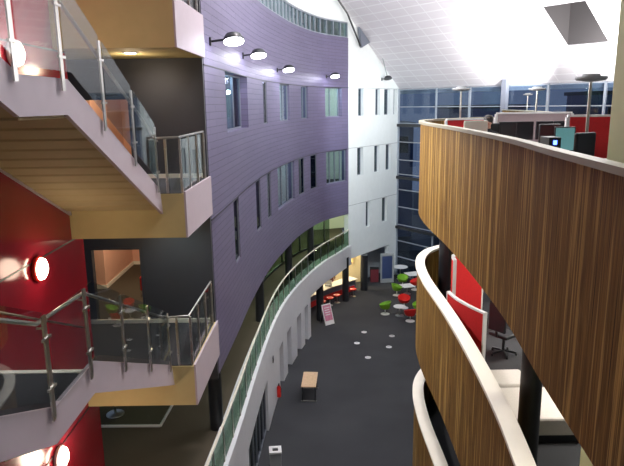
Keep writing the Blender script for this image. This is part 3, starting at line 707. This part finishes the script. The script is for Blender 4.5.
for k, x in enumerate((1.9, 2.7)):
    mb = MB(); y = 41.2+(x+3.5)*1.5/7.25-.06; mb.box(x-.3,x+.3,y-.04,y,1.5,2.1); mb.m = 1; mb.box(x-.24,x+.24,y-.05,y-.04,1.56,2.04)
    tag(mb.build('wall_picture', ['pale_wood','yellow_panel']), ['small yellowish picture left on the warm cafe wall','small yellowish picture right on the warm cafe wall'][k], 'picture', 'pictures on the cafe wall')
# deck furniture
t = thing('glass_screen', 'low glass screen with pale floor track on the brown deck', 'screen', (0,0,L1))
mb = MB(); mb.bar((-7.6,16.35,.03),(-4.6,16.3,.03),.06); mb.bar((-4.6,16.3,.03),(-4.5,18.2,.03),.06); mb.build('floor_track', 'mesh_white', t)
mb = MB(); mb.box(-7.6,-4.6,16.32,16.34,.06,2.2); mb.build('glass_panel', 'stair_glass', t)
mb = MB(); mb.extr([(-4.6,16.34,.06),(-4.5,18.2,.06),(-4.5,18.2,2.2),(-4.6,16.34,2.2)], (.02,0,0)); mb.build('glass_panel', 'stair_glass', t)
t = thing('swivel_chair', 'orange round backed chair behind the glass screen on the brown deck', 'chair', (-6.2,17.1,L1), -PI/2)
mb = MB(); mb.lathe([(0,.42),(.26,.42),(.3,.5),(.33,.62),(.36,.66),(.33,.68),(.28,.55),(0,.5)], 20); mb.build('seat_shell', 'orange', t, smooth=True)
mb = MB(); mb.lathe([(.28,0),(.27,.02),(.04,.05),(.03,.42)], 16); mb.build('pedestal', 'steel', t, smooth=True)
# corridor armchair
t = thing('armchair', 'small red armchair in the corridor behind the lower opening', 'chair', (-4.75,17.4,L2)); mb = MB(); mb.box(-.3,.3,-.28,.28,.18,.42); mb.build('seat', 'red_fabric', t, bevel=.04); mb = MB(); mb.box(-.3,.3,.2,.34,.42,.8); mb.build('backrest', 'red_fabric', t, bevel=.04)
for sx in (-1,1):
    mb = MB(); mb.box(sx*.34-.05,sx*.34+.05,-.28,.3,.18,.6); mb.build('armrest', 'red_fabric', t, bevel=.03)
    for sy in (-1,1): mb = MB(); mb.bar((sx*.26,sy*.22,0),(sx*.26,sy*.22,.18),.04); mb.build('leg', 'black', t)
# ---- level two lounge: benches, curved screens
def ottoman(lb, x0, x1, y0, y1):
    t = thing('lounge_bench', lb, 'bench', ((x0+x1)/2,(y0+y1)/2,L2)); w = (x1-x0)/2; d = (y1-y0)/2
    mb = MB(); mb.box(-w,w,-d,d,.14,.46); mb.build('cushion', 'bench_fabric', t, bevel=.04)
    mb = MB(); mb.box(-w+.06,w-.06,-d+.06,d-.06,0,.14); mb.build('plinth', 'black', t)
ottoman('pale upholstered bench, smaller one nearer the red screens', 3.28, 4.0, 10.2, 10.85)
ottoman('pale upholstered bench, larger one behind the dark column', 3.2, 4.45, 8.95, 10.1)
def screen(lb, pts, z1, loc0=L2):
    t = thing('curved_screen', lb, 'screen', (0,0,0)); P = Path(cr(pts, 8))
    mb = MB(); strip(P, .03, P.L-.03, L2+.05, z1-.03, -.03, .03, mb); mb.build('fabric_panel', 'red_fabric', t)
    mb = MB(); strip(P, 0, P.L, z1-.04, z1, -.04, .04, mb); strip(P, 0, .04, L2, z1-.04, -.04, .04, mb); strip(P, P.L-.04, P.L, L2, z1-.04, -.04, .04, mb); strip(P, .04, P.L-.04, L2, L2+.05, -.04, .04, mb)
    mb.build('frame', 'mesh_white', t)
screen('red curved screen with white frame, nearer the pale benches', [(3.58,11.8),(3.40,12.2),(3.22,12.75),(3.14,13.3)], 8.62)
screen('tall red curved screen behind the nearer one, by the dark column', [(4.4,14.9),(3.9,14.75),(3.5,14.4),(3.42,13.9)], 9.2)
def task_chair(lb, x, y, z, rz, mat='black'):
    t = thing('office_chair', lb, 'chair', (x,y,z), rz)
    mb = MB(); mb.box(-.24,.24,-.24,.24,.44,.52); mb.build('seat', mat, t, bevel=.03)
    mb = MB(); mb.box(-.22,.22,.22,.29,.6,1.27); mb.box(-.03,.03,.25,.30,.46,.62); mb.build('backrest', mat, t, bevel=.03)
    mb = MB(); mb.lathe([(.03,.08),(.03,.44)], 10)
    for k in range(5): a = 2*PI*k/5; mb.bar((0,0,.09),(.28*math.cos(a),.28*math.sin(a),.06),.04)
    bs = mb.build('base', 'black', t)
    for k in range(5): a = 2*PI*k/5; mb = MB(); mb.lathe([(.0,0),(.03,.0),(.03,.055),(0,.055)], 8, Matrix.Translation((.28*math.cos(a),.28*math.sin(a),0))); mb.build('castor', 'black', bs)
    return t
task_chair('black chair behind the red screen one floor below the office', 4.25, 12.6, L2, 2.2)
# ---- level three office
def partition(lb, p, q, z1, mat):
    t = thing('desk_partition', lb, 'partition', (0,0,0)); p = Vector(p); q = Vector(q); d = (q-p).normalized()
    def b(a, e, z0, zz, w): mb.bar((*a, (z0+zz)/2), (*e, (z0+zz)/2), w, zz-z0)
    mb = MB(); b(p+d*.05, q-d*.05, L3+.05, z1-.04, .05); mb.build('panel', mat, t)
    mb = MB(); b(p, q, z1-.04, z1, .07)
    for e in (p, q): mb.bar((*e, L3), (*e, z1-.04), .06)
    mb.build('frame', 'mesh_white', t)
partition('red desk partition at the far left of the office', (3.65,16.4), (5.0,16.6), 12.46, 'red_fabric')
partition('dusky pink desk partition behind the dark monitors', (4.75,15.6), (6.6,15.4), 12.62, 'pink_partition')
partition('red desk partition between the teal screen and the cream column', (4.72,11.2), (6.2,10.9), 12.64, 'red_fabric')
partition('red desk partition in the row behind the pink one', (7.3,17.0), (9.2,16.8), 12.5, 'red_fabric')
def desk(lb, x, y, w, d, rz=0):
    t = thing('office_desk', lb, 'desk', (x,y,L3), rz)
    mb = MB(); mb.box(-w/2,w/2,-d/2,d/2,.71,.74); mb.build('desktop', 'mesh_white', t)
    for sx in (-1,1):
        for sy in (-1,1): mb = MB(); mb.bar((sx*(w/2-.06),sy*(d/2-.06),0),(sx*(w/2-.06),sy*(d/2-.06),.71),.05); mb.build('leg', 'steel', t)
desk('white office desk of the seated person', 3.95, 12.75, 1.3, .8)
desk('white office desk carrying the row of dark monitors', 5.3, 13.9, 2.0, .8)
desk('white office desk with the teal screen', 4.6, 10.2, 1.6, .8)
def monitor(lb, x, y, rz, mat, zs=.74, w=.5, h=.32, shell='black'):
    t = thing('monitor', lb, 'monitor', (x,y,L3+zs), rz)
    mb = MB(); mb.box(-w/2,w/2,-.02,.03,.14,.14+h); mb.build('casing', shell, t, bevel=.008)
    mb = MB(); mb.box(-w/2+.02,w/2-.02,-.025,-.02,.16,.12+h); mb.build('screen', mat, t)
    mb = MB(); mb.box(-.03,.03,.0,.05,.0,.2); mb.box(-.12,.12,-.06,.1,0,.015); mb.build('stand', shell, t)
monitor('pale monitor seen from behind, left of the seated person', 3.42, 12.6, PI*.98, 'black', w=.48, h=.48, shell='cap_cream', zs=.745)
for k, x in enumerate((4.35,4.75,5.2,5.6)):
    monitor(['dark monitor right next to the seated person','dark monitor, second from the seated person','dark monitor, third from the seated person','dark monitor, last of the row before the blue lit computer'][k], x+.12, 13.8+.02*k, .1*k-.2, 'black', w=.38, h=.41, zs=.745)
monitor('monitor showing a teal screen beside the red partition', 4.40, 10.5, -.25, 'screen_teal', w=.34, h=.42, zs=.745)
t = thing('computer_tower', 'black computer tower with a blue light on the desk', 'computer', (4.0,10.1,L3+.742)); mb = MB(); mb.box(-.1,.1,-.2,.2,0,.42); mb.build('case', 'black', t, bevel=.01); mb = MB(); mb.box(-.03,.03,-.205,-.2,.30,.37); mb.build('power_light', 'led_blue', t)
task_chair('black office chair in front of the red partition, near the floor lamp', 4.3, 9.0, L3, .5)
task_chair('black office chair between the floor lamp and the cream column', 5.1, 9.15, L3, -.4)
task_chair('black office chair in front of the dark monitors', 5.1, 13.1, L3, PI*.95)
def uplighter(lb, x, y, e, h=2.12, aim=(.25,.3,1)):
    t = thing('floor_lamp', lb, 'lamp', (x,y,L3), 0)
    mb = MB(); mb.lathe([(.2,0),(.2,.02),(.03,.03)], 20); mb.build('base', 'steel', t, smooth=True)
    mb = MB(); mb.lathe([(.025,.03),(.025,h-.06)], 10); mb.build('pole', 'steel', t, smooth=True)
    mb = MB(); mb.lathe([(.05,h-.08),(.22,h-.06),(.25,h-.03),(.24,h),(.14,h),(.13,h+.04),(.0,h+.04)], 24); mb.build('lamp_head', 'grey_wall', t, smooth=True)
    L = bpy.data.lights.new('uplight', 'SPOT'); L.energy = e; L.color = (1,.98,.96); L.spot_size = math.radians(172); L.spot_blend = .8; L.shadow_soft_size = .15
    lo = bpy.data.objects.new('uplight', L); COL.objects.link(lo); lo.location = (x,y,L3+h+.1); lo.rotation_euler = Vector(aim).to_track_quat('-Z','Y').to_euler()
uplighter('tall uplighter floor lamp in front of the cream column', 4.55, 10.0, 1800)
uplighter('uplighter floor lamp at the far left of the office', 4.17, 17.0, 6500, aim=(0,.6,.8))
uplighter('uplighter floor lamp behind the pink partition', 6.75, 18.3, 6500, aim=(0,.5,.8))
uplighter('uplighter floor lamp close to the end glazing', 11.9, 33.6, 3400, aim=(-.45,.5,.7))
uplighter('uplighter floor lamp farthest right near the end glazing', 14.2, 27.5, 6500)
# seated person
def limb(verts, edges, rad, name, mat, parent, sub=2, root=0):
    me = bpy.data.meshes.new(name); me.from_pydata(verts, edges, []); me.materials.append(M[mat])
    o = bpy.data.objects.new(name, me); COL.objects.link(o); o.parent = parent
    sk = o.modifiers.new('skin', 'SKIN')
    for i, v in enumerate(me.skin_vertices[0].data if me.skin_vertices else []): pass
    bm = bmesh.new(); bm.from_mesh(me); ly = bm.verts.layers.skin.verify(); bm.verts.ensure_lookup_table()
    for i, v in enumerate(bm.verts):
        r = rad[i]; v[ly].radius = (r, r) if not isinstance(r, tuple) else r; v[ly].use_root = (i == root)
    bm.to_mesh(me); bm.free()
    sd = o.modifiers.new('sub', 'SUBSURF'); sd.levels = sub; sd.render_levels = sub
    return o
def head_mesh(hm, c, face):
    """ovoid head with brow, nose, chin; face = direction angle"""
    R = Matrix.Translation(c) @ Matrix.Rotation(face, 4, 'Z')
    prof = [(0,-.115),(.035,-.108),(.058,-.08),(.072,-.04),(.078,0),(.080,.04),(.072,.08),(.045,.108),(0,.118)]
    hm.lathe(prof, 18, R @ Matrix.Diagonal((1.18,1,1,1)))
    hm.lathe([(0,.11),(.02,.10),(.012,.07),(0,.05)][::-1], 8, R @ Matrix.Translation((.085,0,-.075)) @ Matrix.Diagonal((1,1,.7,1)))
    for sy in (-1,1): hm.lathe([(0,-.03),(.018,-.01),(.02,.01),(0,.03)], 8, R @ Matrix.Translation((0,sy*.08,0)) @ Matrix.Diagonal((1,.5,1,1)))
def person(lb, loc, rz, shirt, sit=True):
    t = thing('person', lb, 'person', loc, rz)
    # facing +x
    if sit:
        V = [(0,0,.55),(0,0,.8),(.02,0,1.0),(.03,0,1.12),(.04,0,1.2),(.05,.19,1.03),(.14,.24,.83),(.36,.16,.80),(.05,-.19,1.03),(.14,-.24,.83),(.36,-.16,.80),
             (.03,.1,.53),(.42,.13,.52),(.44,.13,.12),(.54,.13,.06),(.03,-.1,.53),(.42,-.13,.52),(.44,-.13,.12),(.54,-.13,.06)]
        hz = 1.32
    else:
        V = [(0,0,.95),(0,0,1.15),(.0,0,1.33),(.0,0,1.45),(.0,0,1.53),(.0,.19,1.38),(.08,.24,1.12),(.34,.16,1.12),(0,-.19,1.38),(.08,-.24,1.12),(.34,-.16,1.12),
             (0,.09,.92),(.02,.1,.5),(0,.1,.09),(.12,.11,.04),(0,-.09,.92),(.02,-.1,.5),(0,-.1,.09),(.12,-.11,.04)]
        hz = 1.66
    Eg = [(0,1),(1,2),(2,3),(3,4),(2,5),(5,6),(6,7),(2,8),(8,9),(9,10),(0,11),(11,12),(12,13),(13,14),(0,15),(15,16),(16,17),(17,18)]
    Rd = [.14,.14,.15,.06,.055,.065,.05,.036,.065,.05,.036,.09,.065,.045,.04,.09,.065,.045,.04]
    limb(V, Eg, Rd, 'clothing', shirt, t)
    mb = MB(); c = Vector(V[4])+Vector((.015,0,.12)); head_mesh(mb, c, 0)
    mb.tube([Vector(V[3])-Vector((0,0,.03)), Vector(V[4])+Vector((0,0,.04))], .052, 10)
    for sy, w in ((1,V[7]),(-1,V[10])):
        w = Vector(w); mb.tube([w-Vector((.03,0,0)), w+Vector((.03,0,0)), w+Vector((.09,0,0))], [.028,.038,.036], 8)
        for f, ln in enumerate((.07,.08,.075,.06)):
            y = -.03+.02*f; mb.tube([w+Vector((.08,y,0)), w+Vector((.08+ln*.55,y,0)), w+Vector((.08+ln,y,-.02))], .0085, 6)
        mb.tube([w+Vector((.03,-sy*.03,0)), w+Vector((.07,-sy*.055,-.005)), w+Vector((.10,-sy*.055,-.015))], .009, 6)
    sk = mb.build('body', 'skin', t, smooth=True)
    mb = MB(); R = Matrix.Translation(c+Vector((-.018,0,.022)))
    mb.lathe([(.092,-.07),(.104,0),(.104,.05),(.083,.095),(0,.128)], 16, R @ Matrix.Rotation(-.35,4,'Y') @ Matrix.Diagonal((1.12,1,1,1))); mb.build('hair', 'hair', t, smooth=True)
    mb = MB()
    for sy in (-1,1): mb.lathe([(0,-.007),(.009,0),(0,.007)], 8, Matrix.Translation(c+Vector((.088,sy*.03,.012))))
    mb.build('eye', 'black', t); mb = MB(); mb.box(c.x+.078,c.x+.086,-.022,.022,c.z-.062,c.z-.055); mb.build('mouth', 'cloth_red', t)
    return t
person('person with short dark hair in black seated at a desk in the office', (3.98,13.62,L3), -PI/2-.3, 'cloth_black')
task_chair('black office chair under the seated person', 4.0, 13.6, L3, .0-.3)
person('person in dark clothes standing behind the cafe counter', (1.3,39.95,0), -PI/2, 'cloth_red', sit=False)
# ================================================================ LIGHT
def area(loc, tgt, e, size, col, sy=None):
    L = bpy.data.lights.new('lamp', 'AREA'); L.energy = e; L.color = col; L.size = size
    if sy: L.shape = 'RECTANGLE'; L.size_y = sy
    o = bpy.data.objects.new('lamp', L); COL.objects.link(o); o.location = loc; o.rotation_euler = (Vector(tgt)-Vector(loc)).to_track_quat('-Z','Y').to_euler(); return o
def point(loc, e, col, r=.15):
    L = bpy.data.lights.new('lamp', 'POINT'); L.energy = e; L.color = col; L.shadow_soft_size = r
    o = bpy.data.objects.new('lamp', L); COL.objects.link(o); o.location = loc; return o
WARM = (1,.80,.55); COOL = (.84,.88,1)
for z, e in ((13.8,14),(10.05,14),(6.25,40)): point((-4.5,10.5,z), e, (1,.74,.56), .2)
# added fill lamps with made-up housings, unseen above the frame
for k, (x, y, e) in enumerate(((1.6,1.5,380),(1.2,15.0,1050),(4.5,27,250))):
    t = thing('roof_luminaire', ['square luminaire hanging in the roof above the stairs','square luminaire hanging in the roof above mid atrium','square luminaire hanging in the roof above the far atrium'][k], 'ceiling light', (x,y,21.0))
    mb = MB(); mb.box(-.8,.8,-.8,.8,.02,.12); mb.build('housing', 'grey_frame', t); mb = MB(); mb.bar((0,0,.12),(0,0,.9),.04); mb.build('rod', 'steel', t)
    area((x,y,21.0), (x,y,0), e, 1.5, COOL if k != 1 else (1,.90,.93))
# added spot without a fixture, brightens the white wall
L = bpy.data.lights.new('projector', 'SPOT'); L.energy = 4300; L.color = (.78,.94,1); L.spot_size = .95; L.spot_blend = .5; L.shadow_soft_size = .3
lo = bpy.data.objects.new('projector', L); COL.objects.link(lo); lo.location = (7.5,29,16.5); lo.rotation_euler = (Vector((4.9,42.3,9))-lo.location).to_track_quat('-Z','Y').to_euler()
# level two lounge ceiling panels
for k, (x, y) in enumerate(((5.2,9.2),(5.4,13.0),(3.3,4.4))):
    t = thing('ceiling_panel_light', ['flat light panel in the lounge ceiling over the benches','flat light panel in the lounge ceiling over the red screens','flat light panel in the lounge ceiling nearest the camera'][k], 'ceiling light', (x,y,10.09))
    mb = MB(); mb.box(-.45,.45,-.45,.45,-.03,.0); mb.build('frame', 'mesh_white', t); area((x,y,10.04), (x,y,0), 120, .8, (1,.93,.82))
point((3.2,4.2,11.0), 0.0, WARM)
# stair landings
for z in (L2+2.9, L3+2.75): point((-3.9,13.6,z-.2), 24, (1,.80,.55), .12)
# beige soffit wash
for (x, y, z, c) in ((-3.77,13.3,13.95,(1,.85,.78)),(-3.5,13.3,10.15,(.72,.95,1))):
    L = bpy.data.lights.new('downlight_spot', 'SPOT'); L.energy = 75; L.color = c; L.spot_size = 1.5; L.spot_blend = 1; L.shadow_soft_size = .08
    lo = bpy.data.objects.new('downlight_spot', L); COL.objects.link(lo); lo.location = (x,y,z); lo.rotation_euler = Vector((.1,1.0,-.9)).to_track_quat('-Z','Y').to_euler()
# corridor
for z in (L2, L3): point((-5.0,17.2,z+2.9), 190, (1,.78,.55), .25); point((-5,16,z+2.9), 10, (1,.8,.6), .2)
# deck
for s, e in ((3,30),(12,120),(17,240),(21.5,360),(25.5,360)):
    p = PUR.at(s, 2.8); point((p[0],p[1],6.3), e, (.88,1,.66), .2)
point((-5.5,13.0,6.0), 30, (1,.85,.6), .3); point((-5.5,22,6.3), 60, (1,.85,.6), .3)
# offices behind the windows
for s, z, e in ((15.3,14.0,500),(19.6,14.0,600),(23.7,14.0,1100),(15.3,10.2,220),(24.,10.2,260)):
    p = PUR.at(s, 2.6); point((p[0],p[1],z), e, (.80,1,.95), .15)
for s, z in ((23.8,13.75),(24.2,9.85),(15.5,9.85)):
    a = PUR.at(s-.9, 2.2); b = PUR.at(s+.9, 2.4)
    t = thing('strip_light', 'fluorescent strip light inside the office behind the %s' % {13.75:'last upper window', 9.85:'last lower window' if s > 20 else 'wide lower window in the middle'}[z], 'ceiling light', (0,0,0))
    mb = MB(); mb.bar((*a,z),(*b,z),.12,.04); mb.build('tube', 'tube_glow', t); mb = MB(); mb.bar((*a,z+.05),(*b,z+.05),.2,.06); mb.build('housing', 'mesh_white', t)
point((-2.85,20.0,13.7), 50, (.8,.95,1), .1)
point((2.6,43.0,13.8), 120, (.9,1,.85), .15); point((2.6,43.0,10.0), 60, (.85,1,.9), .15)
# cafe
for x, y in ((.4,40.3),(2.2,41.6),(-1.5,40)): point((x,y,2.7), 150, (1,.84,.55), .15)
point((5.0,43.2,2.6), 6, COOL, .1)
# shop behind the white wall
p = SLB.at(15.2, .9); point((p[0],p[1],2.4), 160, (1,.75,.35), .2)
# right office general light
for (x, y) in ((6,14),(8,18)): point((x,y,14.2), 40, (1,.95,.88), .3)
# world: dusk sky
w = bpy.data.worlds.new('World'); S.world = w; w.use_nodes = True
bg = w.node_tree.nodes['Background']; bg.inputs['Color'].default_value = (.25,.30,.44,1); bg.inputs['Strength'].default_value = .62
# ================================================================ CAMERA
f_px = 600.; pitch = math.atan(129/600); roll = .0143
cam = bpy.data.cameras.new('camera'); cam.sensor_width = 36; cam.lens = f_px/624*36; cam.clip_start = .05; cam.clip_end = 300
co = bpy.data.objects.new('camera', cam); COL.objects.link(co)
Fv = Vector((0, math.cos(pitch), -math.sin(pitch))); U0 = Vector((0, math.sin(pitch), math.cos(pitch))); R0 = Vector((1,0,0))
Rv = R0*math.cos(roll)-U0*math.sin(roll); Uv = R0*math.sin(roll)+U0*math.cos(roll)
mat = Matrix((Rv, Uv, -Fv)).transposed().to_4x4(); mat.translation = (0,0,12.9); co.matrix_world = mat
S.camera = co
S.view_settings.view_transform = 'Standard'; S.view_settings.look = 'None'; S.view_settings.gamma = 1; S.view_settings.use_curve_mapping = False
S.view_settings.exposure = -0.12
